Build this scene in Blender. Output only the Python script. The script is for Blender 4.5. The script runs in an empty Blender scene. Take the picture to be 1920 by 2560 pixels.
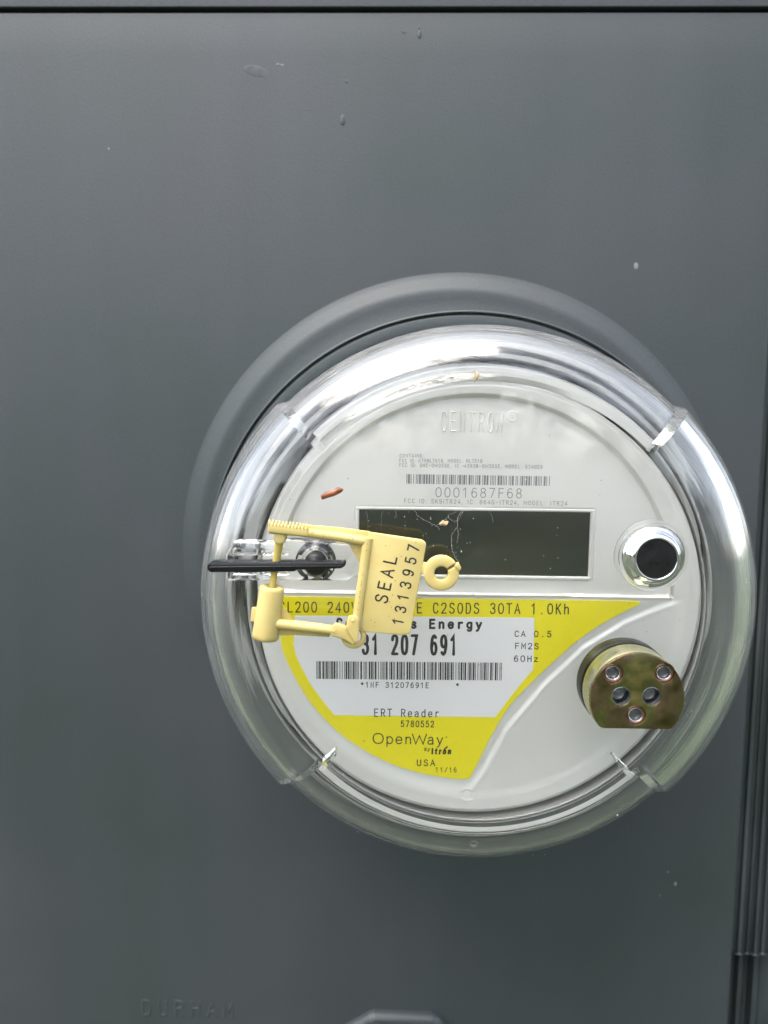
import bpy, bmesh, math, random
import numpy as np
from mathutils import Vector, Matrix
sc = bpy.context.scene
col = sc.collection
R = math.radians
MM = 0.001
rnd = random.Random(7)

# ------------------------------------------------------------------ camera
cam = bpy.data.cameras.new("camera"); camo = bpy.data.objects.new("camera", cam); col.objects.link(camo)
cam.sensor_fit = 'VERTICAL'; cam.sensor_height = 36.0; cam.sensor_width = 27.0
cam.lens = 1900 / 2560 * 36.0
cam.clip_start = 0.01; cam.clip_end = 500
right = Vector((0.99972636, 0.02094356, 0.01041959)); up = Vector((-0.01245401, 0.09948189, 0.99496143)); back = Vector((0.01980147, -0.99481894, 0.0997155))
M = Matrix((right, up, back)).transposed().to_4x4()
M.translation = Vector((-23.43, -320.0, 48.88)) * MM
camo.matrix_world = M
cam.dof.use_dof = True; cam.dof.focus_distance = 0.222; cam.dof.aperture_fstop = 13
sc.camera = camo

# ------------------------------------------------------------------ sky, sun, exposure
SUN_EL, SUN_AZ = 66, -40      # azimuth measured from the panel normal towards the left
w = bpy.data.worlds.new("World"); sc.world = w; w.use_nodes = True
nt = w.node_tree; nt.nodes.clear()
sky = nt.nodes.new('ShaderNodeTexSky'); sky.sky_type = 'NISHITA'; sky.sun_disc = False
sky.sun_elevation = R(SUN_EL); sky.air_density = 1.0; sky.dust_density = 1.5; sky.ozone_density = 0.6
sd = Vector((math.sin(R(SUN_AZ)) * math.cos(R(SUN_EL)), -math.cos(R(SUN_AZ)) * math.cos(R(SUN_EL)), math.sin(R(SUN_EL))))
sky.sun_rotation = math.atan2(sd.x, sd.y)
bg = nt.nodes.new('ShaderNodeBackground'); bg.inputs['Strength'].default_value = 0.15
wo = nt.nodes.new('ShaderNodeOutputWorld')
hs = nt.nodes.new('ShaderNodeHueSaturation'); hs.inputs['Saturation'].default_value = 0.4      # thin overcast veil: paler blue
nt.links.new(sky.outputs[0], hs.inputs['Color']); nt.links.new(hs.outputs[0], bg.inputs[0]); nt.links.new(bg.outputs[0], wo.inputs[0])
sl = bpy.data.lights.new("sun", 'SUN'); sl.energy = 1.3; sl.angle = R(50); sl.color = (1.0, 0.93, 0.83)
so = bpy.data.objects.new("sun", sl); col.objects.link(so)
so.rotation_euler = (-sd).to_track_quat('-Z', 'Y').to_euler(); so.location = sd * 3
sc.view_settings.view_transform = 'Standard'; sc.view_settings.look = 'None'
sc.view_settings.exposure = 2.1; sc.view_settings.gamma = 1
sc.render.engine = 'CYCLES'
cy = sc.cycles
cy.use_denoising = True
cy.max_bounces = 24; cy.transmission_bounces = 20; cy.glossy_bounces = 10; cy.diffuse_bounces = 5; cy.transparent_max_bounces = 12
cy.caustics_reflective = True; cy.caustics_refractive = True; cy.blur_glossy = 0.3
cy.sample_clamp_indirect = 0

# ------------------------------------------------------------------ helpers
def P(x, h, z):                     # millimetres: across, out of the box front, up
    return Vector((x * MM, -h * MM, z * MM))

def tag(o, label=None, cat=None, group=None, kind=None):
    if label: o['label'] = label
    if cat: o['category'] = cat
    if group: o['group'] = group
    if kind: o['kind'] = kind
    return o

def empty(name, x=0, h=0, z=0):
    o = bpy.data.objects.new(name, None); col.objects.link(o); o.location = P(x, h, z)
    o.empty_display_size = 0.01
    return o

def link(name, me, mat, parent=None, smooth=None):
    o = bpy.data.objects.new(name, me); col.objects.link(o)
    if isinstance(mat, (list, tuple)):
        for m in mat: me.materials.append(m)
    else: me.materials.append(mat)
    if smooth is not None:
        me.polygons.foreach_set('use_smooth', [True] * len(me.polygons))
        me.set_sharp_from_angle(angle=R(smooth))
    if parent is not None:
        o.parent = parent
        o.matrix_parent_inverse = parent_world(parent).inverted()
    return o

def parent_world(p):
    m = Matrix.Translation(p.location) if p.parent is None else Matrix.Identity(4)
    if p.parent is not None: m = Matrix.Identity(4)   # parts keep their mesh in place coordinates
    return m

def from_bm(name, bm, mat, parent=None, smooth=35, recalc=True):
    if recalc: bmesh.ops.recalc_face_normals(bm, faces=bm.faces)
    me = bpy.data.meshes.new(name); bm.to_mesh(me); bm.free()
    return link(name, me, mat, parent, smooth)

def pydata(name, V, F, mat, parent=None, smooth=None):
    me = bpy.data.meshes.new(name); me.from_pydata(V, [], F); me.update()
    return link(name, me, mat, parent, smooth)

def lathe_bm(bm, prof, n=96, cx=0, cz=0, closed=False, off=None, angs=None, ecc=None):
    """prof: (r, h) pairs in mm, turned round an axis that sticks out of the box front."""
    angs = angs or [2 * math.pi * i / n for i in range(n)]
    rings = []
    for k, (r, h) in enumerate(prof):
        if r < 1e-6:
            rings.append([bm.verts.new(P(cx, h, cz))]); continue
        ring = []
        for a in angs:
            rr, hh = (r, h) if off is None else off(k, r, h, a)
            ring.append(bm.verts.new(P(cx + rr * math.cos(a), hh, cz + rr * math.sin(a))))
        rings.append(ring)
    m = len(angs)
    pairs = list(zip(rings, rings[1:])) + ([(rings[-1], rings[0])] if closed else [])
    for A, B in pairs:
        for i in range(m):
            j = (i + 1) % m
            if len(A) == 1 and len(B) == 1: continue
            if len(A) == 1: bm.faces.new((A[0], B[i], B[j]))
            elif len(B) == 1: bm.faces.new((A[i], B[0], A[j]))
            else: bm.faces.new((A[i], B[i], B[j], A[j]))
    return bm

def lathe(name, prof, mat, parent=None, n=96, cx=0, cz=0, closed=False, smooth=35, **kw):
    return from_bm(name, lathe_bm(bmesh.new(), prof, n, cx, cz, closed, **kw), mat, parent, smooth)

def arc(cx, cy, r, a0, a1, n):
    return [(cx + r * math.cos(R(a0 + (a1 - a0) * i / n)), cy + r * math.sin(R(a0 + (a1 - a0) * i / n))) for i in range(n + 1)]

def tube_bm(bm, pts, rad, n=16, caps=True, flat=1.0):
    """round bar through points (x, h, z); rad: number or list"""
    pv = [P(*p) for p in pts]; rings = []
    rad = rad if isinstance(rad, (list, tuple)) else [rad] * len(pts)
    prevn = None
    for i, p in enumerate(pv):
        d = (pv[min(i + 1, len(pv) - 1)] - pv[max(i - 1, 0)]).normalized()
        a = prevn if prevn is not None else (Vector((0, 1, 0)) if abs(d.y) < .9 else Vector((1, 0, 0)))
        s = (a - d * a.dot(d)).normalized(); t = d.cross(s); prevn = s
        rings.append([bm.verts.new(p + (s * math.cos(2 * math.pi * k / n) * flat + t * math.sin(2 * math.pi * k / n)) * rad[i] * MM) for k in range(n)])
    for A, B in zip(rings, rings[1:]):
        for k in range(n): bm.faces.new((A[k], A[(k + 1) % n], B[(k + 1) % n], B[k]))
    if caps:
        bm.faces.new(rings[0]); bm.faces.new(list(reversed(rings[-1])))
    return bm

def round_poly(pts, rad, n=5):
    """round the corners of a polygon of (x, z); rad number or per-corner list"""
    out = []; N = len(pts)
    for i in range(N):
        r = rad[i] if isinstance(rad, (list, tuple)) else rad
        p = Vector(pts[i]); a = Vector(pts[i - 1]); b = Vector(pts[(i + 1) % N])
        if r <= 0: out.append(tuple(p)); continue
        u = (a - p); v = (b - p); lu, lv = u.length, v.length; u.normalize(); v.normalize()
        ang = u.angle(v); d = min(r / math.tan(ang / 2), lu * .49, lv * .49)
        s, e = p + u * d, p + v * d
        for k in range(n + 1):
            t = k / n; q = s * (1 - t) ** 2 + p * 2 * t * (1 - t) + e * t * t
            out.append((q.x, q.y))
    return out

def inset(poly, d):
    """move a counter-clockwise polygon inward by d"""
    N = len(poly); out = []
    area = sum(poly[i][0] * poly[(i + 1) % N][1] - poly[(i + 1) % N][0] * poly[i][1] for i in range(N))
    s = 1 if area > 0 else -1
    for i in range(N):
        p = Vector(poly[i]); a = Vector(poly[i - 1]); b = Vector(poly[(i + 1) % N])
        e1 = (p - a); e2 = (b - p)
        if e1.length < 1e-9: e1 = e2
        if e2.length < 1e-9: e2 = e1
        n1 = Vector((-e1.y, e1.x)).normalized() * s; n2 = Vector((-e2.y, e2.x)).normalized() * s
        m = (n1 + n2); m = m.normalized() if m.length > 1e-6 else n1
        c = max(.35, m.dot(n1)); q = p + m * d / c
        out.append((q.x, q.y))
    return out

def circle(cx, cz, r, n=40, a0=0):
    return [(cx + r * math.cos(a0 + 2 * math.pi * i / n), cz + r * math.sin(a0 + 2 * math.pi * i / n)) for i in range(n)]

def plate_bm(bm, outer, h0, h1, bev=0.0, holes=(), hbev=0.0, tilt=None, back=True):
    """slab between depths h0 and h1 with a bevelled front edge and holes; polygons in (x, z)"""
    T = tilt or (lambda x, h, z: (x, h, z))
    def ring(poly, h): return [bm.verts.new(P(*T(x, h, z))) for x, z in poly]
    def join(A, B):
        for i in range(len(A)): 
            j = (i + 1) % len(A); bm.faces.new((A[i], A[j], B[j], B[i]))
    fe, be = [], []
    def edges(r): return [bm.edges.get((r[i], r[(i + 1) % len(r)])) for i in range(len(r))]
    def stack(poly, sgn, bv):
        if bv > 0:
            seq = [(poly, h0), (poly, h1 - bv), (inset(poly, sgn * bv * .3), h1 - bv * .3), (inset(poly, sgn * bv), h1)]
        else: seq = [(poly, h0), (poly, h1)]
        rs = [ring(p, h) for p, h in seq]
        for A, B in zip(rs, rs[1:]): join(A, B)
        be.extend(edges(rs[0])); fe.extend(edges(rs[-1]))
    stack(outer, 1, bev)
    for hp in holes: stack(hp, -1, hbev)
    bmesh.ops.triangle_fill(bm, edges=fe, use_beauty=True)
    if back: bmesh.ops.triangle_fill(bm, edges=be, use_beauty=True)
    return bm

def plate(name, outer, h0, h1, mat, parent=None, bev=0.0, holes=(), hbev=0.0, smooth=50, tilt=None):
    return from_bm(name, plate_bm(bmesh.new(), outer, h0, h1, bev, holes, hbev, tilt), mat, parent, smooth)

def box_bm(bm, x0, x1, h0, h1, z0, z1, bev=0.0, seg=2):
    b = bmesh.new(); bmesh.ops.create_cube(b, size=1)
    for v in b.verts:
        v.co = P((x0 + x1) / 2 + v.co.x * (x1 - x0), (h0 + h1) / 2 + v.co.y * (h1 - h0), (z0 + z1) / 2 + v.co.z * (z1 - z0))
    if bev > 0: bmesh.ops.bevel(b, geom=b.edges[:] + b.verts[:], offset=bev * MM, segments=seg, profile=.5, affect='EDGES')
    me = bpy.data.meshes.new('t'); b.to_mesh(me); b.free(); bm.from_mesh(me); bpy.data.meshes.remove(me)
    return bm

# ------------------------------------------------------------------ materials
def mat(name, base, rough=.5, metal=0, spec=.5, **kw):
    m = bpy.data.materials.new(name); m.use_nodes = True
    b = m.node_tree.nodes['Principled BSDF']
    b.inputs['Base Color'].default_value = (*base, 1); b.inputs['Roughness'].default_value = rough
    b.inputs['Metallic'].default_value = metal; b.inputs['Specular IOR Level'].default_value = spec
    for k, v in kw.items(): b.inputs[k.replace('_', ' ')].default_value = v
    return m

def nodes(m): return m.node_tree.nodes, m.node_tree.links, m.node_tree.nodes['Principled BSDF']

def add_noise(m, scale, detail=3, lo=None, hi=None, bump=0.0, bscale=None, rough=None, p0=.35, p1=.65, vec_scale=(1, 1, 1)):
    """colour mottling, roughness variation and fine relief from object-space noise"""
    N, L, b = nodes(m)
    tc = N.new('ShaderNodeTexCoord'); mp = N.new('ShaderNodeMapping'); mp.inputs['Scale'].default_value = vec_scale
    L.new(tc.outputs['Object'], mp.inputs[0])
    n = N.new('ShaderNodeTexNoise'); n.inputs['Scale'].default_value = scale; n.inputs['Detail'].default_value = detail
    L.new(mp.outputs[0], n.inputs['Vector'])
    if lo is not None:
        r = N.new('ShaderNodeValToRGB'); r.color_ramp.elements[0].position = p0; r.color_ramp.elements[1].position = p1
        r.color_ramp.elements[0].color = (*lo, 1); r.color_ramp.elements[1].color = (*hi, 1)
        L.new(n.outputs['Fac'], r.inputs[0]); L.new(r.outputs[0], b.inputs['Base Color'])
    if rough:
        q = N.new('ShaderNodeMapRange'); q.inputs['To Min'].default_value, q.inputs['To Max'].default_value = rough
        q.inputs['From Min'].default_value = .3; q.inputs['From Max'].default_value = .7
        L.new(n.outputs['Fac'], q.inputs[0]); L.new(q.outputs[0], b.inputs['Roughness'])
    if bump:
        n2 = N.new('ShaderNodeTexNoise'); n2.inputs['Scale'].default_value = bscale or scale; n2.inputs['Detail'].default_value = 2
        L.new(tc.outputs['Object'], n2.inputs['Vector'])
        bp = N.new('ShaderNodeBump'); bp.inputs['Strength'].default_value = 1; bp.inputs['Distance'].default_value = bump
        L.new(n2.outputs['Fac'], bp.inputs['Height']); L.new(bp.outputs[0], b.inputs['Normal'])
    return m

paint = add_noise(mat('grey_enamel_paint', (.1, .11, .115), .5, .2, .8), 9, 5, (.031, .0415, .042), (.042, .047, .054), bump=0.00005, bscale=1100, rough=(.50, .58))
N, L, b = nodes(paint)
tc = N.new('ShaderNodeTexCoord')
ng = N.new('ShaderNodeTexNoise'); ng.inputs['Scale'].default_value = 1500; ng.inputs['Detail'].default_value = 1; L.new(tc.outputs['Object'], ng.inputs['Vector'])
mg = N.new('ShaderNodeMapRange'); mg.inputs['From Min'].default_value = .3; mg.inputs['From Max'].default_value = .7; mg.inputs['To Min'].default_value = .86; mg.inputs['To Max'].default_value = 1.14; L.new(ng.outputs['Fac'], mg.inputs[0])
mpv = N.new('ShaderNodeMapping'); mpv.inputs['Scale'].default_value = (38, 38, 3.2); L.new(tc.outputs['Object'], mpv.inputs[0])
ns_ = N.new('ShaderNodeTexNoise'); ns_.inputs['Scale'].default_value = 1; ns_.inputs['Detail'].default_value = 5; L.new(mpv.outputs[0], ns_.inputs['Vector'])
mv = N.new('ShaderNodeMapRange'); mv.inputs['From Min'].default_value = .35; mv.inputs['From Max'].default_value = .7; mv.inputs['To Min'].default_value = .96; mv.inputs['To Max'].default_value = 1.07; L.new(ns_.outputs['Fac'], mv.inputs[0])
mm_ = N.new('ShaderNodeMath'); mm_.operation = 'MULTIPLY'; L.new(mg.outputs[0], mm_.inputs[0]); L.new(mv.outputs[0], mm_.inputs[1])
vm = N.new('ShaderNodeVectorMath'); vm.operation = 'SCALE'
src = b.inputs['Base Color'].links[0].from_socket
L.new(src, vm.inputs[0]); L.new(mm_.outputs[0], vm.inputs['Scale']); L.new(vm.outputs[0], b.inputs['Base Color'])
paint_dark = add_noise(mat('dark_weathered_paint', (.08, .09, .095), .5, .2), 40, 4, (.036, .046, .047), (.062, .07, .074), rough=(.35, .55), vec_scale=(3, 3, .6))
white = add_noise(mat('white_plastic', (.6, .6, .57), .4, 0, .5), 30, 3, (.70, .685, .655), (.73, .715, .68), bump=0.000012, bscale=2500)
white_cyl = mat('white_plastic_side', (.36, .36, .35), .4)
yellow_label = mat('yellow_label', (.92, .79, .004), .36)
white_label = mat('white_label', (.86, .845, .86), .36)
ink = mat('black_ink', (.018, .017, .02), .5)
ink_grey = mat('grey_ink', (.20, .20, .21), .5)
black = add_noise(mat('black_plastic', (.005, .005, .006), .35, 0, .45), 300, 3, rough=(.22, .5), bump=0.00002, bscale=700)
rubber = mat('grey_base', (.5, .51, .5), .5)
black_gap = mat('painted_gap_shade', (.02, .02, .022), .5)  # black that paints in the shade of narrow gaps
lcd = add_noise(mat('display_glass', (.03, .036, .028), .25, 0, .5), 22, 0, (.020, .027, .021), (.034, .036, .021))  # olive-brown mottling paints in reflections on the glass
sheen_metal = add_noise(mat('internal_reflection_metal', (.78, .78, .80), .08, 1.0), 200, 2, rough=(.04, .16))  # metal imitating internal reflection in clear plastic
brass = mat('yellow_zinc_plate', (.42, .34, .12), .22, 1.0)
add_noise(brass, 110, 6, (.13, .11, .04), (.36, .29, .12), rough=(.16, .40), bump=0.000008, bscale=1500)
N, L, b = nodes(brass)
for nd in N:
    if nd.type == 'VALTORGB':
        e = nd.color_ramp.elements.new(.47); e.color = (.27, .19, .12, 1)
        e = nd.color_ramp.elements.new(.55); e.color = (.19, .20, .07, 1)
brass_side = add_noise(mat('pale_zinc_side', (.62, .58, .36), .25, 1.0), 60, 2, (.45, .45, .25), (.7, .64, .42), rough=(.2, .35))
copper = mat('reddish_plating', (.34, .17, .11), .3, .9)
steel = mat('rivet_steel', (.55, .56, .58), .22, 1.0)
dark_hole = mat('hole_lining', (.09, .09, .09), .3)
seal_mat = mat('cream_yellow_plastic', (.48, .39, .16), .42, 0, .5, Subsurface_Weight=.12, Subsurface_Scale=.002)
seal_mat.node_tree.nodes['Principled BSDF'].inputs['Subsurface Radius'].default_value = (1, .7, .25)
add_noise(seal_mat, 120, 4, (.53, .415, .145), (.575, .465, .18), bump=0.00002, bscale=1200)
pin_mat = mat('golden_yellow_plastic', (.52, .40, .10), .4)
dirt_dot = mat('dark_speck', (.03, .022, .02), .7)
husk_mat = add_noise(mat('brown_husk', (.2, .06, .02), .45), 500, 3, (.10, .028, .012), (.30, .09, .03), bump=.00008, bscale=900)
tan_mat = mat('tan_husk', (.42, .3, .16), .6)
web_mat = mat('cobweb_silk', (.5, .5, .46), .6)
dust_mat = mat('pale_dust', (.7, .7, .66), .7)
chip_mat = mat('pale_paint_chip', (.2, .2, .2), .6)

def glass_mat(name, ior=1.58, rough=0.0, colr=(.985, .99, .985)):
    m = bpy.data.materials.new(name); m.use_nodes = True; N = m.node_tree.nodes; L = m.node_tree.links
    b = N['Principled BSDF']; b.inputs['Transmission Weight'].default_value = 1; b.inputs['IOR'].default_value = ior
    b.inputs['Roughness'].default_value = rough; b.inputs['Base Color'].default_value = (*colr, 1)
    return m
clear = glass_mat('clear_polycarbonate')
N, L, b = nodes(clear)
tc = N.new('ShaderNodeTexCoord'); n2 = N.new('ShaderNodeTexNoise'); n2.inputs['Scale'].default_value = 45; n2.inputs['Detail'].default_value = 2
L.new(tc.outputs['Object'], n2.inputs['Vector'])
bp = N.new('ShaderNodeBump'); bp.inputs['Distance'].default_value = 0.00006; bp.inputs['Strength'].default_value = 1
L.new(n2.outputs['Fac'], bp.inputs['Height']); L.new(bp.outputs[0], b.inputs['Normal'])
sx = N.new('ShaderNodeSeparateXYZ'); L.new(tc.outputs['Object'], sx.inputs[0])
def mth(op, a, b_=None, c=None):
    m = N.new('ShaderNodeMath'); m.operation = op
    for i, v in enumerate((a, b_, c)):
        if v is None: continue
        if isinstance(v, (int, float)): m.inputs[i].default_value = v
        else: L.new(v, m.inputs[i])
    return m.outputs[0]
rad_ = mth('SQRT', mth('ADD', mth('MULTIPLY', sx.outputs[0], sx.outputs[0]), mth('MULTIPLY', sx.outputs[2], sx.outputs[2])))
ang_ = mth('ARCTAN2', sx.outputs[2], sx.outputs[0])
cmb = N.new('ShaderNodeCombineXYZ')
L.new(mth('MULTIPLY', rad_, 1500), cmb.inputs[0]); L.new(mth('MULTIPLY', ang_, 5), cmb.inputs[1]); L.new(mth('MULTIPLY', sx.outputs[1], 1500), cmb.inputs[2])
n3 = N.new('ShaderNodeTexNoise'); n3.inputs['Scale'].default_value = 1; n3.inputs['Detail'].default_value = 3; L.new(cmb.outputs[0], n3.inputs['Vector'])
msk = N.new('ShaderNodeMapRange'); msk.inputs['From Min'].default_value = .0645; msk.inputs['From Max'].default_value = .070; L.new(rad_, msk.inputs[0])
bp2 = N.new('ShaderNodeBump'); bp2.inputs['Distance'].default_value = .00002
L.new(n3.outputs['Fac'], bp2.inputs['Height']); L.new(msk.outputs[0], bp2.inputs['Strength']); L.new(bp.outputs[0], bp2.inputs['Normal'])
L.new(bp2.outputs[0], b.inputs['Normal'])
L.new(mth('MULTIPLY', msk.outputs[0], mth('MULTIPLY', n3.outputs['Fac'], .12)), b.inputs['Roughness'])
msk2 = N.new('ShaderNodeMapRange'); msk2.inputs['From Min'].default_value = .072; msk2.inputs['From Max'].default_value = .081
msk2.inputs['To Min'].default_value = 0.0; msk2.inputs['To Max'].default_value = 1.0; L.new(rad_, msk2.inputs[0])
stk = N.new('ShaderNodeMapRange'); stk.inputs['From Min'].default_value = .42; stk.inputs['From Max'].default_value = .68
stk.inputs['To Min'].default_value = .015; stk.inputs['To Max'].default_value = .13; L.new(n3.outputs['Fac'], stk.inputs[0])
L.new(mth('SUBTRACT', 1.0, mth('MULTIPLY', msk2.outputs[0], stk.outputs[0])), b.inputs['Transmission Weight'])
clear_hasp = glass_mat('clear_hasp_plastic', 1.5)

# ------------------------------------------------------------------ lettering: a single-stroke alphabet
def cr(pts, n=6, closed=False):
    out = []; N_ = len(pts)
    rng = range(N_ if closed else N_ - 1)
    for i in rng:
        if closed: p = [pts[(i + k - 1) % N_] for k in range(4)]
        else: p = [pts[max(0, i - 1)], pts[i], pts[i + 1], pts[min(N_ - 1, i + 2)]]
        for k in range(n):
            t = k / n
            out.append(tuple(.5 * ((2 * p[1][c]) + (-p[0][c] + p[2][c]) * t + (2 * p[0][c] - 5 * p[1][c] + 4 * p[2][c] - p[3][c]) * t * t + (-p[0][c] + 3 * p[1][c] - 3 * p[2][c] + p[3][c]) * t ** 3) for c in (0, 1)))
    if not closed: out.append(pts[-1])
    return out
def C_(*p): return ('c', p)
def O_(*p): return ('o', p)
def S_(*p): return ('s', p)
G = {   # glyph: strokes in a box 0.6 wide and 1 high
 '0': [O_((.3, 1), (.52, .86), (.58, .5), (.52, .14), (.3, 0), (.08, .14), (.02, .5), (.08, .86))],
 '1': [S_((.08, .78), (.32, 1), (.32, 0))],
 '2': [C_((.04, .76), (.1, .93), (.3, 1), (.5, .93), (.55, .74), (.46, .5), (.24, .25), (.04, 0)), S_((.04, 0), (.57, 0))],
 '3': [C_((.05, .82), (.14, .96), (.3, 1), (.48, .93), (.53, .76), (.45, .58), (.26, .53)), C_((.26, .53), (.48, .47), (.56, .28), (.48, .07), (.28, 0), (.1, .05), (.03, .2))],
 '4': [S_((.44, 0), (.44, 1), (.02, .28), (.6, .28))],
 '5': [S_((.52, 1), (.13, 1), (.08, .54)), C_((.08, .54), (.28, .63), (.48, .55), (.56, .33), (.49, .09), (.28, 0), (.1, .05), (.03, .2))],
 '6': [C_((.5, .9), (.34, 1), (.16, .9), (.05, .6), (.04, .32), (.13, .07), (.31, 0), (.5, .1), (.56, .32), (.48, .54), (.3, .61), (.12, .52), (.05, .34))],
 '7': [S_((.03, 1), (.56, 1), (.22, 0))],
 '8': [O_((.3, 1), (.48, .93), (.52, .76), (.42, .58), (.3, .53), (.18, .58), (.08, .76), (.12, .93)), O_((.3, .53), (.48, .46), (.56, .27), (.48, .07), (.3, 0), (.12, .07), (.04, .27), (.12, .46))],
 '9': [C_((.1, .1), (.26, 0), (.44, .1), (.55, .4), (.56, .68), (.47, .93), (.29, 1), (.1, .9), (.04, .68), (.12, .46), (.3, .39), (.48, .48), (.55, .66))],
 'A': [S_((0, 0), (.3, 1), (.6, 0)), S_((.11, .35), (.49, .35))],
 'B': [S_((.06, 0), (.06, 1), (.34, 1)), C_((.34, 1), (.5, .92), (.53, .76), (.48, .6), (.34, .53)), C_((.34, .53), (.52, .44), (.57, .26), (.5, .08), (.34, 0)), S_((.34, 0), (.06, 0)), S_((.06, .53), (.34, .53))],
 'C': [C_((.56, .78), (.47, .95), (.3, 1), (.12, .92), (.03, .5), (.12, .08), (.3, 0), (.47, .05), (.56, .22))],
 'D': [S_((.05, 0), (.05, 1), (.28, 1)), C_((.28, 1), (.47, .9), (.56, .5), (.47, .1), (.28, 0)), S_((.28, 0), (.05, 0))],
 'E': [S_((.55, 1), (.06, 1), (.06, 0), (.56, 0)), S_((.06, .53), (.48, .53))],
 'F': [S_((.56, 1), (.08, 1), (.08, 0)), S_((.08, .53), (.5, .53))],
 'G': [C_((.56, .78), (.47, .95), (.3, 1), (.12, .92), (.03, .5), (.12, .08), (.3, 0), (.47, .06), (.56, .2)), S_((.56, .2), (.56, .46), (.34, .46))],
 'H': [S_((.05, 0), (.05, 1)), S_((.55, 0), (.55, 1)), S_((.05, .53), (.55, .53))],
 'I': [S_((.3, 0), (.3, 1))],
 'K': [S_((.06, 0), (.06, 1)), S_((.55, 1), (.06, .42)), S_((.22, .6), (.58, 0))],
 'L': [S_((.08, 1), (.08, 0), (.56, 0))],
 'M': [S_((.02, 0), (.02, 1), (.3, .35), (.58, 1), (.58, 0))],
 'N': [S_((.05, 0), (.05, 1), (.55, 0), (.55, 1))],
 'O': [O_((.3, 1), (.5, .88), (.58, .5), (.5, .12), (.3, 0), (.1, .12), (.02, .5), (.1, .88))],
 'P': [S_((.06, 0), (.06, 1), (.34, 1)), C_((.34, 1), (.53, .9), (.55, .72), (.5, .54), (.34, .46)), S_((.34, .46), (.06, .46))],
 'Q': [O_((.3, 1), (.5, .88), (.58, .5), (.5, .12), (.3, 0), (.1, .12), (.02, .5), (.1, .88)), S_((.36, .22), (.58, -.04))],
 'R': [S_((.06, 0), (.06, 1), (.34, 1)), C_((.34, 1), (.52, .92), (.55, .75), (.5, .57), (.34, .5)), S_((.34, .5), (.06, .5)), S_((.32, .5), (.57, 0))],
 'S': [C_((.54, .82), (.44, .97), (.28, 1), (.12, .93), (.06, .76), (.14, .6), (.3, .53), (.48, .44), (.56, .26), (.48, .07), (.3, 0), (.12, .04), (.03, .2))],
 'T': [S_((0, 1), (.6, 1)), S_((.3, 1), (.3, 0))],
 'U': [S_((.05, 1), (.05, .3)), C_((.05, .3), (.12, .07), (.3, 0), (.48, .07), (.55, .3)), S_((.55, .3), (.55, 1))],
 'V': [S_((0, 1), (.3, 0), (.6, 1))],
 'W': [S_((-.08, 1), (.1, 0), (.3, .85), (.5, 0), (.68, 1))],
 'Y': [S_((0, 1), (.3, .45), (.6, 1)), S_((.3, .45), (.3, 0))],
 'Z': [S_((.03, 1), (.57, 1), (.03, 0), (.57, 0))],
 'a': [C_((.08, .58), (.28, .7), (.46, .62), (.5, .46)), S_((.5, .46), (.5, 0)), C_((.5, .38), (.22, .38), (.06, .25), (.08, .06), (.25, 0), (.42, .06), (.5, .2))],
 'b': [S_((.08, 1), (.08, 0)), C_((.08, .5), (.2, .67), (.38, .68), (.53, .5), (.53, .2), (.38, .01), (.2, .02), (.08, .18))],
 'd': [S_((.52, 1), (.52, 0)), C_((.52, .5), (.4, .67), (.22, .68), (.06, .5), (.06, .2), (.22, .01), (.4, .02), (.52, .18))],
 'e': [S_((.06, .36), (.54, .36)), C_((.54, .36), (.5, .6), (.3, .7), (.12, .6), (.04, .35), (.12, .08), (.3, 0), (.52, .12))],
 'g': [C_((.52, .5), (.4, .67), (.22, .68), (.06, .5), (.06, .24), (.22, .06), (.4, .07), (.52, .22)), S_((.52, .68), (.52, -.08)), C_((.52, -.08), (.44, -.25), (.26, -.3), (.1, -.22))],
 'h': [S_((.08, 1), (.08, 0)), C_((.08, .46), (.2, .64), (.38, .68), (.5, .58), (.52, .42)), S_((.52, .42), (.52, 0))],
 'm': [S_((.02, .68), (.02, 0)), C_((.02, .5), (.1, .66), (.2, .68), (.28, .6), (.3, .45)), S_((.3, .45), (.3, 0)), C_((.3, .5), (.38, .66), (.48, .68), (.56, .6), (.58, .45)), S_((.58, .45), (.58, 0))],
 'n': [S_((.08, .68), (.08, 0)), C_((.08, .46), (.2, .64), (.38, .68), (.5, .58), (.52, .42)), S_((.52, .42), (.52, 0))],
 'o': [O_((.3, .69), (.48, .58), (.55, .34), (.48, .1), (.3, 0), (.12, .1), (.05, .34), (.12, .58))],
 'p': [S_((.08, .68), (.08, -.3)), C_((.08, .5), (.2, .67), (.38, .68), (.53, .5), (.53, .2), (.38, .01), (.2, .02), (.08, .18))],
 'r': [S_((.14, .68), (.14, 0)), C_((.14, .42), (.24, .62), (.4, .69), (.52, .66))],
 's': [C_((.5, .56), (.4, .68), (.24, .69), (.1, .6), (.12, .44), (.3, .36), (.47, .28), (.52, .14), (.4, .01), (.22, 0), (.06, .12))],
 't': [S_((.28, .92), (.28, .16)), C_((.28, .16), (.33, .02), (.5, .03)), S_((.08, .68), (.5, .68))],
 'u': [S_((.08, .68), (.08, .24)), C_((.08, .24), (.12, .06), (.26, 0), (.42, .06), (.52, .22)), S_((.52, .68), (.52, 0))],
 'y': [S_((.05, .68), (.3, .02)), S_((.56, .68), (.3, .02), (.2, -.22), (.06, -.29))],
 'z': [S_((.08, .68), (.5, .68), (.06, 0), (.54, 0))],
 ':': [S_((.3, .6), (.3, .56)), S_((.3, .04), (.3, 0))], ',': [S_((.32, .06), (.22, -.14))], '.': [S_((.3, .06), (.3, 0))],
 '-': [S_((.08, .5), (.52, .5))], '/': [S_((.04, -.05), (.56, 1.02))],
 '*': [S_((.3, .95), (.3, .45)), S_((.08, .82), (.52, .58)), S_((.52, .82), (.08, .58))],
}
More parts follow.
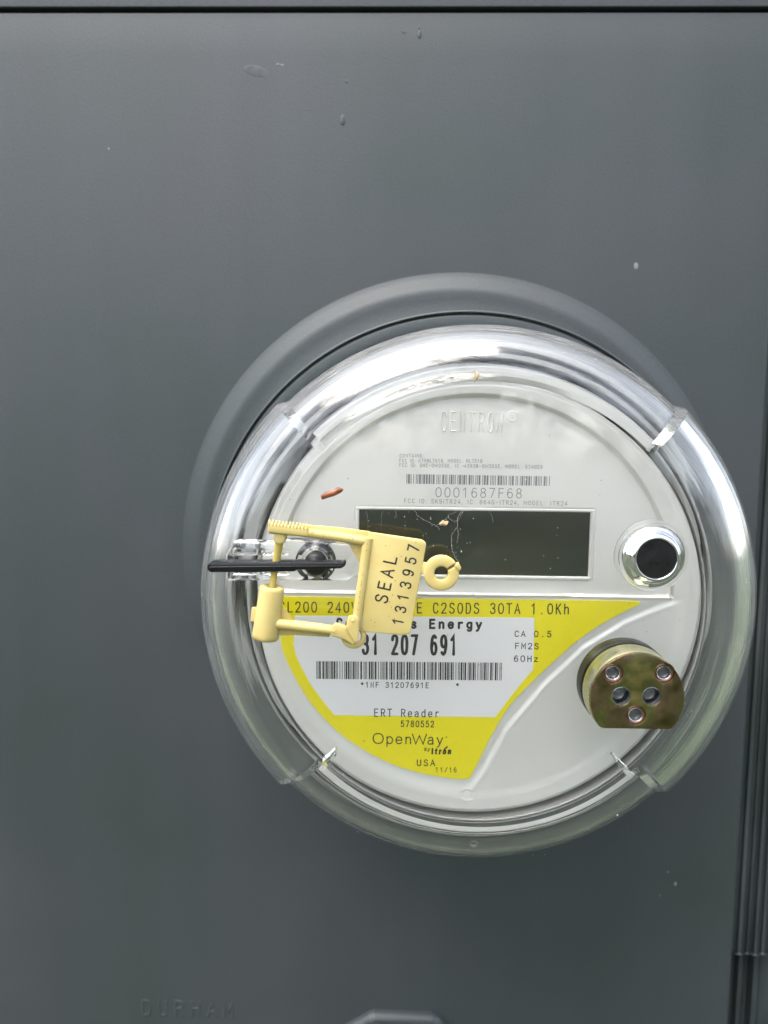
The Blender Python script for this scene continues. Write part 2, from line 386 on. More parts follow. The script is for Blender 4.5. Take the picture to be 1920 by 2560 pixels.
def ribbon(V, F, pts, wd, T, closed=False, lift=0.0, ridge=0.0, round_cap=True, sides=0):
    """flat (or ridged) band of width wd along pts; T maps (u, v, lift) to a place"""
    pts = [Vector(p) for p in pts]
    q = [pts[0]]
    for p in pts[1:]:
        if (p - q[-1]).length > 1e-5: q.append(p)
    pts = q; N_ = len(pts)
    if closed and (pts[0] - pts[-1]).length < 1e-5: pts = pts[:-1]; N_ -= 1
    if N_ < 2: return
    hw = wd / 2; Ls, Rs = [], []
    for i in range(N_):
        if closed: a, b = pts[i - 1], pts[(i + 1) % N_]
        else: a, b = pts[max(i - 1, 0)], pts[min(i + 1, N_ - 1)]
        p = pts[i]
        d1 = (p - a).normalized() if (p - a).length > 1e-6 else (b - p).normalized()
        d2 = (b - p).normalized() if (b - p).length > 1e-6 else d1
        n1 = Vector((-d1.y, d1.x)); n2 = Vector((-d2.y, d2.x)); m = n1 + n2
        m = m.normalized() if m.length > 1e-4 else n1
        k = hw / max(.45, m.dot(n1))
        Ls.append(p + m * k); Rs.append(p - m * k)
    base = len(V)
    for i in range(N_):
        V.append(T(Ls[i].x, Ls[i].y, lift)); V.append(T(Rs[i].x, Rs[i].y, lift))
        if ridge: V.append(T(pts[i].x, pts[i].y, lift + ridge))
    st = 3 if ridge else 2
    for i in range(N_ if closed else N_ - 1):
        j = (i + 1) % N_; A = base + i * st; B = base + j * st
        if ridge: F.append((A, A + 2, B + 2, B)); F.append((A + 2, A + 1, B + 1, B + 2))
        else: F.append((A, A + 1, B + 1, B))
    if not closed:
        for e, s in ((0, -1), (N_ - 1, 1)):
            d = (pts[1] - pts[0]).normalized() if e == 0 else (pts[-1] - pts[-2]).normalized()
            a0 = math.atan2(Ls[e].y - pts[e].y, Ls[e].x - pts[e].x)
            A = base + e * st
            K = 5 if round_cap else 0
            idx = [A]
            for k in range(1, K):
                an = a0 - s * math.pi * k / K
                V.append(T(pts[e].x + hw * math.cos(an), pts[e].y + hw * math.sin(an), lift)); idx.append(len(V) - 1)
            idx.append(A + 1)
            if K:
                if ridge:
                    for u, v in zip(idx, idx[1:]): F.append((A + 2, u, v) if s > 0 else (A + 2, v, u))
                else: F.append(tuple(idx) if s > 0 else tuple(reversed(idx)))

def lettering(name, s, p0, p1, cap, wt, h, m, parent, mono=True, shear=0.0, ridge=0.0, T=None, gap=.28, wglyph=1.0, adv=None, bold=None):
    """write s so that it runs from p0 to p1 (x, z) on the plane at depth h; wt = stroke width in mm"""
    p0 = Vector(p0); p1 = Vector(p1); d = p1 - p0; Ln = d.length; d.normalize(); n = Vector((-d.y, d.x))
    adv_ = adv or {}
    pos = []; x = 0
    for ch in s:
        pos.append(x); x += (adv_.get(ch, .6) + gap)
    total = x - gap
    sx = Ln / total
    V, F = [], []
    k = 0
    def place(u, v, lift):
        q = p0 + d * u + n * v
        if T: return P(*T(q.x, h + lift, q.y))
        return P(q.x, h + lift, q.y)
    for ch, xo in zip(s, pos):
        if ch == ' ' or ch not in G: continue
        aw = adv_.get(ch, .6)
        for kind, pts in G[ch]:
            pp = list(pts)
            if kind == 'c': pp = cr(pp)
            elif kind == 'o': pp = cr(pp, closed=True)
            pp = [((xo + (px if ch != 'I' or 'I' not in adv_ else aw / 2) * (aw / .6 if ch != 'I' else 1) * 1.0 + shear * py) * sx, py * cap) for px, py in pp]
            # stay inside the cell: pull the stroke centre in by half the stroke width
            cx0 = (xo + aw / 2) * sx
            pp = [(cx0 + (u - cx0) * max(.3, 1 - wt / (aw * sx) * .85) * wglyph, wt / 2 + v * (cap - wt) / cap) for u, v in pp]
            ribbon(V, F, pp, wt, place, closed=(kind == 'o'), lift=.002 * (k % 4), ridge=ridge); k += 1
    o = pydata(name, V, F, m, parent, 30 if ridge else None)
    return o

# ================================================================== THE METER BOX
box = tag(empty('meter_box', 0, 0, 0), 'large grey painted steel utility meter box with raised round hub behind the glass cover', 'meter box')
# front sheet: rounded right edge, rounded top edge
def sheet():
    bm = bmesh.new()
    xs = [(-300, 0), (120, 0)] + [(125.2 + 2.6 * math.sin(R(a)), -2.6 + 2.6 * math.cos(R(a))) for a in range(0, 91, 15)] + [(127.8, -34)]
    zs = [(-330, 0), (200, 0)] + [(215.4 + 1.0 * math.sin(R(a)), -1.0 + 1.0 * math.cos(R(a))) for a in range(0, 91, 15)]
    cols = []
    for x, hx in xs:
        cols.append([bm.verts.new(P(x, hx + hz if hx > -5 else hx, z)) for z, hz in zs])
    for A, B in zip(cols, cols[1:]):
        for i in range(len(zs) - 1): bm.faces.new((A[i], B[i], B[i + 1], A[i + 1]))
    top = [bm.verts.new(P(x, -34, 216.4)) for x, hx in xs]
    for i in range(len(xs) - 1): bm.faces.new((cols[i][-1], cols[i + 1][-1], top[i + 1], top[i]))
    return bm
from_bm('front_cover', sheet(), paint, box, 40)
# overhanging cap above the seam
bm = bmesh.new()
prof = [(217.8, -34), (217.8, .5)] + [(218.25 - .45 * math.cos(R(a)), .5 + .45 * math.sin(R(a))) for a in range(10, 91, 16)] + [(260, 1.0), (262, -34)]
A = [bm.verts.new(P(-300, h, z)) for z, h in prof]; B = [bm.verts.new(P(180, h, z)) for z, h in prof]
for i in range(len(prof) - 1): bm.faces.new((A[i], B[i], B[i + 1], A[i + 1]))
from_bm('top_cap', bm, paint, box, 40)
# hub
hub_prof = [(117, -.3), (115.6, .03), (114.4, .35), (113.2, .75), (109.4, 2.35), (108.4, 2.7), (107.2, 2.85), (105, 2.9), (91.5, 3.0), (90.6, 4), (90.4, 44), (92.2, 47), (92.4, 51)] + arc(91.9, 51.2, .5, 0, 100, 4) + [(91.4, 51), (91.3, 50.1), (90.5, 50.05)]
lathe('hub', hub_prof, paint, box, 256, smooth=60)
# drips, blisters and chips in the paint
def blob(name, x, z, rx, rz, hh, m, parent, rot=0, n=18, h=0.0, drop=0):
    bm = bmesh.new(); rings = []
    for k in range(5):
        t = k / 5; c = math.cos(t * math.pi / 2); s = math.sin(t * math.pi / 2)
        ring = []
        for i in range(n):
            a = 2 * math.pi * i / n; u, v = rx * c * math.cos(a) * (1 - drop * .4 * math.sin(a)), rz * c * math.sin(a)
            ring.append(bm.verts.new(P(x + u * math.cos(rot) - v * math.sin(rot), h + hh * s, z + u * math.sin(rot) + v * math.cos(rot))))
        rings.append(ring)
    for A, B in zip(rings, rings[1:]):
        for i in range(n): bm.faces.new((A[i], A[(i + 1) % n], B[(i + 1) % n], B[i]))
    t_ = bm.verts.new(P(x, h + hh, z))
    for i in range(n): bm.faces.new((rings[-1][i], rings[-1][(i + 1) % n], t_))
    return from_bm(name, bm, m, parent, 80)
for x, z, rx, rz, hh in ((-48.1, 175.3, 1.0, 2.1, .3), (-46.6, 190.2, .5, .6, .18), (-17.6, 208.0, .8, 1.7, .25), (-17.9, 210.4, .4, .7, .15), (-24.0, 208.9, .4, 1.0, .12)):
    blob('paint_drip', x, z, rx, rz, hh, paint, box, drop=.6, rot=(.9 if rx == .4 and x < -20 else 0))
for x, z, rx, rz in ((-72.6, 196.4, .7, .28), (-74.3, 196.7, .9, .22), (71.8, 118.8, .9, 1.3), (-143.4, 164, .35, .35), (100.5, -146.5, .5, .9), (97, -141, .3, .4), (94, -152, .3, .3)):
    blob('paint_chip', x, z, rx, rz, .08, chip_mat, box)
blob('scuff', -83, 194, 5.2, 2.1, .07, add_noise(mat('scuffed_paint', (.2, .21, .22), .5, .2), 300, 4, (.055, .062, .065), (.085, .085, .095), p0=.4, p1=.7), box, rot=-.25)
# latch bump at the bottom
latch = [(-54, -232), (-46.0, -217.6), (-34.5, -210.4), (-31.8, -209.3), (-5.5, -209.6), (-2.2, -211.2), (2.2, -216.6), (9, -232)]
plate('latch_tab', round_poly(latch, [0, 3, 2, 2, 3, 2, 4, 0]), 0.02, 4.2, paint, box, bev=2.4, smooth=80)
# embossed maker's name, worn and low
lettering('embossed_name', 'DURHAM', (-138.4, -216), (-95.5, -216), 8.6, 1.5, 0.03, paint, box, ridge=.23, gap=.24)

# ================================================================== BEHIND THE RIGHT EDGE
wall = tag(empty('wall_trim', 150, -40, -100), 'dark weathered ribbed trim running upright behind the right edge of the meter box', 'trim')
plate('back_board', [(112, -330), (230, -330), (230, 300), (112, 300)], -64, -17, paint_dark, wall)
for x, wd, z0, hh in ((132.4, 2.2, -182, -4.6), (136.2, 1.4, -182, -5.2), (139.4, 1.8, -182, -4.4), (143.0, 1.6, -182, -5.2), (147.2, 2.6, -182, -4.6), (155, 4, -182, -5)):
    bm = bmesh.new(); box_bm(bm, x - wd / 2, x + wd / 2, -16.9, hh, z0, 300, .7, 3)
    from_bm('rib', bm, paint_dark, wall, 40)
plate('backing_strip', [(121, -182), (200, -182), (200, 300), (121, 300)], -16.95, -6, paint_dark, wall, bev=1)
for x, wd, hh in ((137.5, 2.6, -13), (144, 3, -12)):
    bm = bmesh.new(); box_bm(bm, x - wd / 2, x + wd / 2, -16.9, hh, -330, -186.5, .8, 3)
    from_bm('lower_rib', bm, paint_dark, wall, 40)

# ================================================================== THE METER
meter = tag(empty('electric_meter', 0, 50, 0), 'round electric meter with clear plastic cover, white face, display and yellow label', 'electric meter')
# base and sealing ring
lathe('base', [(0, 46), (70, 46), (86, 46), (86, 50.5), (84, 50.5), (73, 49.2), (0, 49.2)], rubber, meter, 128)
lathe('sealing_ring', [(90.95, 38), (90.95, 50.4)] + arc(90.2, 50.6, .75, 0, 90, 4) + [(88.2, 51.6), (86.9, 51.4), (86.6, 50), (86.6, 38)], paint, meter, 200, smooth=45)

# --- white face plate as a relief
LOBE = [(-3, -66), (-.9, -62), (.2, -59.8), (4.0, -53.4), (10.4, -41), (21.4, -26.9), (33.9, -14.3), (46.2, -6.2), (57.5, -1.2), (66, 1.5)]
lx = np.array([p[0] for p in LOBE]); lz = np.array([p[1] for p in LOBE])
def sm(a, b_, x):
    t = np.clip((x - a) / (b_ - a), 0, 1); return t * t * (3 - 2 * t)
def face_h(x, z):
    r = np.hypot(x, z)
    lower = np.full_like(r, 86.5)
    # raised lobe right of the swoosh
    sl_ = np.interp(x + .5, lx, lz) - np.interp(x - .5, lx, lz)
    d = (np.interp(x, lx, lz) - z) / np.sqrt(1 + sl_ ** 2)
    d = np.where(x < -.5, -5, d)
    lobe = (sm(.9, 2.3, d) * .5 + .12 * np.exp(-((d - 2.2) / .6) ** 2) - .12 * np.exp(-((d - .6) / .6) ** 2)) * sm(66, 61, r)
    lower = lower + lobe
    lower = lower * (1 - sm(60.5, 66, r)) + 87.25 * sm(60.5, 66, r)
    # upper recess
    bez = 86.9 + 1.0 * np.clip((r - 62.3) / 8.5, 0, 1) - .25 * sm(66, 67.4, r)
    upper = 85.2 + (bez - 85.2) * sm(60.9, 62.3, r)
    t = sm(-.35, .55, z)
    hh = lower * (1 - t) + upper * t
    crest = np.exp(-((z - .15) / .55) ** 4) * (r < 61.8) * (x < 61.4)
    hh = np.maximum(hh, crest * 87.3)
    # little return at the right end of the crest
    side = np.exp(-((x - 60.6) / .6) ** 4) * (z > 0) * (z < 5)
    hh = np.maximum(hh, side * 86.8)
    # moulded ejector mark
    q = np.hypot(x + .6, z + 64.6); hh = hh - .22 * sm(1.9, 1.6, q) + .12 * np.exp(-((q - 1.9) / .25) ** 2)
    hh = hh - 1.5 * sm(69.0, 70.9, r) ** 1.5
    # pocket under the display
    pocket = (sm(-36.8, -36.2, x) * sm(36.7, 36.1, x) * sm(4.9, 5.5, z) * sm(27.2, 26.6, z))
    return hh - 2.6 * pocket
NA, NR = 600, 210
rr = np.concatenate([np.linspace(0, 58, 135)[1:], np.linspace(58, 70.9, NR - 134)[1:]])
aa = np.linspace(0, 2 * np.pi, NA, endpoint=False)
RR, AA = np.meshgrid(rr, aa, indexing='ij')
X, Z = RR * np.cos(AA), RR * np.sin(AA)
Hh = face_h(X, Z)
Vf = np.stack([X, -Hh, Z], -1).reshape(-1, 3) * MM
Vf = np.vstack([Vf, [[0, -float(face_h(np.array([0.]), np.array([0.]))[0]) * MM, 0]]])
nr = len(rr)
i_, j_ = np.meshgrid(np.arange(nr - 1), np.arange(NA), indexing='ij'); jn = (j_ + 1) % NA
Ff = np.stack([i_ * NA + j_, (i_ + 1) * NA + j_, (i_ + 1) * NA + jn, i_ * NA + jn], -1).reshape(-1, 4)
Fl = Ff.tolist() + [(len(Vf) - 1, k, (k + 1) % NA) for k in range(NA)]
face = pydata('face_plate', Vf.tolist(), Fl, white, meter, 70)
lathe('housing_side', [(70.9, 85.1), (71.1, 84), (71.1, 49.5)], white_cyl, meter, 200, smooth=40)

# housing ring round the face plate, a little proud of it, with black rings standing in for the shade in its gap and groove
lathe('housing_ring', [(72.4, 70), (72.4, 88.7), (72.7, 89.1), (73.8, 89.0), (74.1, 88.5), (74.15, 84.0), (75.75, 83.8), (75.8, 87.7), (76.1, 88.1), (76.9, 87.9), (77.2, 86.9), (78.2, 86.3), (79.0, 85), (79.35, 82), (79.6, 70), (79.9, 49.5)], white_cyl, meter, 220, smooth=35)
lathe('gap_shade_ring', [(71.15, 70), (71.15, 81.5), (72.35, 81.5), (72.35, 70)], black_gap, meter, 160, closed=True)
lathe('groove_shade_ring', [(74.2, 84.1), (74.2, 86.4), (75.7, 86.2), (75.7, 83.9)], black_gap, meter, 160, closed=True)

# --- display
bm = plate_bm(bmesh.new(), round_poly([(-36.9, 5.0), (36.7, 5.0), (36.7, 27.1), (-36.9, 27.1)], .3, 2), 83.0, 85.75, .35,
              holes=[[(-35.8, 5.95), (35.6, 5.95), (35.6, 26.15), (-35.8, 26.15)]], hbev=.45)
frame = from_bm('display_frame', bm, white, meter, 30)
disp = plate('display_screen', [(-36.1, 5.6), (36.0, 5.6), (36.0, 26.4), (-36.1, 26.4)], 83.2, 84.3, lcd, meter)

# --- labels
YL = [(-60.4, -1.3), (50.0, -1.1), (51.3, -1.3), (51.2, -2.0), (42.2, -6.9), (33.9, -12.7), (27.7, -18.3), (21.4, -24.6), (12.3, -34.7), (6.4, -45.3), (2.5, -53.9), (0.0, -59.2), (-5.2, -59.3), (-14.4, -57.9), (-20.5, -56.3), (-27.2, -53.8), (-36.1, -48.9), (-44.5, -42.2), (-52.2, -33.0), (-58.8, -20.5), (-60.3, -13.7), (-60.8, -8)]
def smooth_run(pts, n=4): return cr(pts, n)
YLs = [YL[0], YL[1], YL[2], YL[3]] + smooth_run(YL[3:12])[1:] + smooth_run(YL[11:22])[1:]
lab = plate('yellow_label', YLs, 86.3, 86.86, yellow_label, meter)
WL = [(-55.7, -7.2), (19.0, -6.8), (19.0, -23.2), (13.2, -30.8), (7.6, -38.8), (-43.1, -39.1), (-47.0, -34.3), (-51.2, -28.2), (-55.1, -20.3), (-56.0, -16.3)]
WLs = [WL[0], WL[1], WL[2]] + smooth_run(WL[2:5])[1:] + [WL[5]] + smooth_run(WL[5:10])[1:]
wl = plate('white_label', WLs, 86.87, 86.91, white_label, meter)
LH = 86.95
lettering('rating_line', 'CL200 240V 3W TYPE C2SODS 30TA 1.0Kh', (-60.6, -6.3), (29.7, -5.6), 3.5, .36, LH, ink, meter, gap=.22)
lettering('company_name', 'Consumers Energy', (-42.7, -11.0), (2.9, -10.75), 3.3, .72, LH, ink, meter, gap=.2)
lettering('serial_number', '31 207 691', (-34.6, -19.5), (-4.7, -19.25), 6.8, .92, LH, ink, meter, gap=.16)
lettering('serial_code', '*1NF 31207691E     *', (-34.9, -30.0), (-3.9, -29.75), 1.9, .26, LH, ink, meter, gap=.24)
for s, p0, p1 in (('CA 0.5', (12.9, -12.95), (24.4, -12.9)), ('FM2S', (13.1, -16.85), (20.6, -16.8)), ('60Hz', (12.9, -20.85), (20.6, -20.8))):
    lettering('class_line', s, p0, p1, 2.05, .28, LH, ink, meter, gap=.24)
lettering('reader_line', 'ERT Reader', (-30.6, -39.45), (-9.9, -39.25), 2.75, .31, LH, ink, meter, gap=.24)
lettering('reader_number', '5780552', (-22.1, -42.6), (-11.5, -42.5), 2.2, .28, LH, ink, meter, gap=.2)
lettering('logo_name', 'OpenWay', (-31.0, -48.3), (-8.5, -48.15), 3.6, .35, LH, ink, meter, gap=.13, adv={'O': .92, 'W': .95, 'p': .62, 'e': .62, 'n': .56, 'a': .58, 'y': .58})
lettering('logo_small', 'by', (-14.6, -50.3), (-12.7, -50.25), 1.25, .2, LH, ink, meter, shear=.15, gap=.15)
lettering('logo_maker', 'Itron', (-12.3, -51.4), (-6.0, -51.25), 2.15, .5, LH, ink, meter, shear=.18, gap=.16, adv={'I': .3, 't': .5, 'r': .45})
V, F = [], []; ribbon(V, F, [(-8.2, -49.7), (-7.3, -48.7)], .42, lambda u, v, l: P(u, LH + l, v)); pydata('logo_accent', V, F, ink, meter)
V, F = [], []; ribbon(V, F, circle(-7.6, -45.6, .22, 10), .1, lambda u, v, l: P(u, LH + l, v), closed=True); pydata('logo_mark', V, F, ink, meter)
lettering('origin_line', 'USA', (-16.9, -55.35), (-11.0, -55.3), 2.25, .31, LH, ink, meter, gap=.24)
lettering('date_line', '11/16', (-10.9, -57.25), (-4.1, -57.15), 1.65, .2, LH, ink, meter, gap=.24)

def barcode(name, p0, p1, hgt, h, m, seed, mod, parent, pat):
    r_ = random.Random(seed); V, F = [], []
    p0 = Vector(p0); p1 = Vector(p1); d = p1 - p0; Ln = d.length; d.normalize(); n = Vector((-d.y, d.x))
    # code-39 style characters: nine elements, three of them wide
    seq = []
    for k in range(pat):
        ws = [1] * 9
        for i in r_.sample(range(9), 3): ws[i] = 2.4
        for i, w_ in enumerate(ws): seq.append((w_, i % 2 == 0))
        seq.append((1, False))
    tot = sum(s[0] for s in seq); u = 0
    for w_, on in seq:
        w2 = w_ / tot * Ln
        if on:
            b0 = len(V)
            for a, b_ in ((u, 0), (u + w2, 0), (u + w2, hgt), (u, hgt)):
                q = p0 + d * a + n * b_; V.append(P(q.x, h, q.y))
            F.append((b0, b0 + 1, b0 + 2, b0 + 3))
        u += w2
    pydata(name, V, F, m, parent)
barcode('barcode', (-48.8, -27.4), (9.5, -26.9), 5.7, LH, ink, 5, 1, meter, 19)
barcode('barcode', (-21.3, 34.3), (22.9, 34.1), 2.95, 85.24, ink_grey, 9, 1, meter, 13)
FH = 85.24
cg = {'I': .3, ':': .3, ',': .3, ' ': .45, 'M': .75, 'W': .8}
lettering('approval_line', 'CONTAINS:', (-23.5, 42.4), (-16.1, 42.4), 1.1, .13, FH, ink_grey, meter, adv=cg, gap=.22)
lettering('approval_line', 'FCC ID: N7NHL7518, MODEL: HL7518', (-23.6, 40.85), (1.9, 40.95), 1.15, .13, FH, ink_grey, meter, adv=cg, gap=.22)
lettering('approval_line', 'FCC ID: QHC-OW35SE, IC: 4393B-OW35SE, MODEL: 574023', (-23.6, 39.45), (20.3, 39.35), 1.15, .13, FH, ink_grey, meter, adv=cg, gap=.22)
lettering('module_number', '0001687F68', (-12.3, 30.2), (14.3, 30.15), 3.1, .24, FH, ink_grey, meter, gap=.26)
lettering('approval_line', 'FCC ID: SK9ITR24, IC: 864G-ITR24, MODEL: ITR24', (-22.0, 28.3), (28.3, 28.05), 1.4, .15, FH, ink_grey, meter, adv=cg, gap=.22)
# raised name in the same white plastic
lettering('raised_name', 'CENTRON', (-11.2, 50.4), (8.0, 50.2), 6.3, .46, 85.2, white, meter, ridge=.26, gap=.2)
V, F = [], []
ribbon(V, F, circle(10.6, 55.3, 1.45, 28), .4, lambda u, v, l: P(u, 85.2 + l, v), closed=True, ridge=.22)
pydata('raised_mark', V, F, white, meter, 40)
lettering('raised_mark', 'R', (10.05, 54.6), (11.25, 54.6), 1.5, .3, 85.2, white, meter, ridge=.2)

# --- the clear cover: a double-walled shell with two bulging shoulder sectors
RO, CX0, CH0 = 19.0, 64.0, 89.8
out = [(86.2, 50.6), (86.2, 53.4), (85.2, 54.2), (84.2, 56), (83.6, 62), (83.1, 75), (82.9, 84)] + arc(CX0, CH0, RO, 0, 84, 22) + [(64.0, 108.75), (63.4, 108.62), (62.8, 108.5), (61.6, 108.5), (58, 108.5), (40, 108.5), (20, 108.5), (0, 108.5)]
inn = [(0, 106.1), (20, 106.1), (40, 106.1), (56, 106.1), (62, 106.0)] + arc(CX0 - .4, CH0 - .2, 16.4, 84, 0, 20) + [(79.9, 84), (80.1, 75), (80.6, 62), (81.2, 54), (81.2, 50.6)]
n_out = len(out)
def wt_of(k, r, h):
    if k >= n_out: return 0.0
    return float(np.clip((r - 64.5) / 3, 0, 1)) if h > 60 else float(np.clip((h - 56) / 6, 0, 1))
angs = []
for q in range(4):
    a0 = 45 + 90 * q
    angs += [R(a0 + .95), R(a0 + 1.2)] + [R(a0 + 1.2 + 87.6 * i / 64) for i in range(1, 64)] + [R(a0 + 88.8), R(a0 + 89.05)]
def off(k, r, h, a):
    d = math.degrees(a) % 360
    q = int(((d - 45) % 360) // 90)          # 0 top, 1 left, 2 bottom, 3 right
    w_ = wt_of(k, r, h)
    if q in (1, 3): return r + .6 * w_, h + .7 * w_
    return r - 1.0 * w_, h - 1.1 * w_ * (1 if h > 84 else 0)
bm = lathe_bm(bmesh.new(), out + inn, closed=False, off=off, angs=angs)
# close the rear rim
bm.verts.ensure_lookup_table()
cov = None
m_ = len(angs)
ring0 = [bm.verts[i] for i in range(m_)]
ringN = [bm.verts[len(bm.verts) - m_ + i] for i in range(m_)]
for i in range(m_):
    j = (i + 1) % m_; bm.faces.new((ring0[j], ring0[i], ringN[i], ringN[j]))
cover = from_bm('clear_cover', bm, clear, meter, 32)

# thin tabs inside the cover near the two lower steps
for a, l in ((227, 6.0), (312.5, 6.5)):
    c_, s_n = math.cos(R(a)), math.sin(R(a))
    poly = [(66.5, -.8), (66.5, .8), (66.5 - l, .35), (66.5 - l, -.35)]
    plate('inner_tab', [(r * c_ - t * s_n, r * s_n + t * c_) for r, t in poly], 99.5, 105.7, clear_hasp, cover, bev=.2)

# moulded button near the bottom of the cover
blob('moulding_mark', -.2, -70.6, 1.25, 1.25, .8, clear_hasp, cover, h=105.7)

# --- optical port: plated magnet plate with flat bottom
pcx, pcz, pr = 42.6, -22.2, 12.9
def dshape(r, flat, n=64):
    pts = [(r * math.cos(a), r * math.sin(a)) for a in [2 * math.pi * i / n for i in range(n)]]
    pts = [(x, max(z, -flat)) for x, z in pts]
    outp = []
    for p in pts:
        if not outp or (Vector(p) - Vector(outp[-1])).length > .15: outp.append(p)
    return [(pcx + x, pcz + z) for x, z in outp]
rivs = [(35.7, -15.1), (49.6, -14.8), (42.4, -26.8)]; leds = [(38.2, -21.6), (46.5, -21.5)]
port = plate('optical_port', dshape(pr, 8.6), 115.2, 116.2, brass, meter, bev=.35, holes=[circle(x, z, 2.72, 32) for x, z in rivs] + [circle(x, z, 2.62, 32) for x, z in leds], hbev=.18, smooth=35)
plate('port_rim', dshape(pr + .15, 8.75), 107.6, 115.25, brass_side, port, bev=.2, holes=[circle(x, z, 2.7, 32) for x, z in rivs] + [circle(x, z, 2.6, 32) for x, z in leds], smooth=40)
plate('port_gasket', dshape(pr + .35, 9.0), 100.5, 105.6, black, port, bev=.3, smooth=40)
for x, z in rivs:
    rv = lathe('rivet', [(2.7, 115.7), (2.62, 115.35), (2.3, 115.2), (2.05, 115.3)], copper, port, 28, x, z)
    lathe('rivet_cup', [(2.1, 114.6), (2.08, 115.6), (1.95, 115.85), (1.8, 115.75), (1.72, 114.9), (1.5, 113.6)], steel, rv, 28, x, z)
    lathe('rivet_hollow', [(1.6, 113.65), (0, 113.6)], dark_hole, rv, 28, x, z)
    lathe('rivet_glaze', [(1.75, 114.6), (1.6, 115.0), (1.0, 115.3), (0, 115.4)], clear_hasp, rv, 28, x, z)
for x, z in leds:
    lathe('led_sleeve', [(2.62, 115.95), (2.45, 116.0), (2.4, 115.5), (2.35, 112.4), (1.4, 112.0), (0, 111.9)], steel, port, 32, x, z)
    lathe('led_lens', [(2.25, 112.5), (2.1, 113.2), (1.7, 113.9), (1.0, 114.4), (0, 114.6)], clear_hasp, port, 32, x, z)
    lathe('led_chip', [(1.3, 112.1), (1.3, 112.8), (0, 112.9)], dark_hole, port, 20, x, z)

# --- reset button: clear boss, metal ring standing in for reflection inside the clear plug, black disc
bx, bz = 47.5, 16.0
btn = lathe('button_reflection_ring', [(8.55, 108.6), (8.55, 108.9), (8.35, 109.25), (7.9, 109.5), (7.5, 110.0), (6.9, 111.2), (6.2, 112.0), (5.75, 112.2), (5.55, 112.1), (5.5, 111.6)], sheen_metal, meter, 72, bx, bz, smooth=60)
lathe('button_face', [(5.5, 111.2), (5.5, 111.75), (5.3, 111.9), (3, 111.92), (0, 111.92)], black, btn, 64, bx, bz)
lathe('button_boss', [(10.3, 108.52), (10.3, 108.7), (10.1, 109.0), (9.6, 109.1), (9.1, 108.95), (8.8, 108.52)], clear_hasp, btn, 72, bx - .5, bz + .2, closed=True, smooth=60)

# --- demand reset lever and its clear hasp
hasp_out = round_poly([(-71.2, 8.6), (-37.5, 9.0), (-33.4, 12.0), (-33.6, 16.6), (-37.0, 19.2), (-50, 20.2), (-56, 20.2), (-60, 19.4), (-69.0, 19.6), (-71.2, 15.5)], [1.2, 2.5, 2.5, 2.5, 3, 3, 2, 2, 2, 2], 6)
holes_h = [round_poly([(-69, 10.2), (-62.5, 10.2), (-62.5, 12.0), (-69, 12.0)], .4, 3), round_poly([(-61, 10.2), (-53.5, 10.2), (-53.5, 12.0), (-61, 12.0)], .4, 3),
           round_poly([(-69, 15.9), (-62.5, 15.9), (-62.5, 17.4), (-69, 17.4)], .4, 3), round_poly([(-61, 15.9), (-53.5, 15.9), (-53.5, 17.4), (-61, 17.4)], .4, 3)]
hasp = plate('clear_hasp', hasp_out, 108.8, 114.0, clear_hasp, meter, bev=.8, holes=holes_h, hbev=.2, smooth=50)
lever_poly = [(-74.2, 11.7), (-60, 11.95), (-51.5, 12.25), (-50.5, 12.7), (-38.8, 13.25), (-37.7, 14.0), (-37.9, 14.9), (-50, 14.85), (-74.2, 14.4), (-75.0, 13.7), (-75.0, 12.4)]
lever = plate('reset_lever', round_poly(lever_poly, [.6, 0, .5, .5, .3, .3, .3, 0, .5, .3, .3], 3), 113.6, 118.6, black, meter, bev=.35, smooth=40)
lathe('lever_knob', [(3.3, 109), (3.3, 113.2), (3.1, 114.3), (2.4, 115.2), (1.3, 115.8), (0, 116)], black, lever, 40, -46.2, 13.5, smooth=60)
plate('lever_rib', round_poly([(-74.4, 12.95), (-38.4, 13.85), (-38.4, 14.15), (-74.4, 13.3)], .1, 2), 118.5, 118.85, black, lever, bev=.1)
lathe('knob_seat', [(5.6, 109.2), (5.6, 110), (5.1, 111.2), (4.3, 112.2), (3.5, 112.6), (3.4, 112), (3.4, 109.2)], clear_hasp, hasp, 48, -46.4, 13.8, closed=True, smooth=60)
for a0, a1 in ((205, 246), (294, 335), (20, 160)):
    poly = [(-46.4 + 5.0 * math.cos(R(a)), 13.8 + 5.0 * math.sin(R(a))) for a in np.linspace(a0, a1, 12)] + [(-46.4 + 3.7 * math.cos(R(a)), 13.8 + 3.7 * math.sin(R(a))) for a in np.linspace(a1 - 3, a0 + 3, 12)]
    plate('knob_claw', poly, 109.0, 110.6, black, lever, bev=.25)

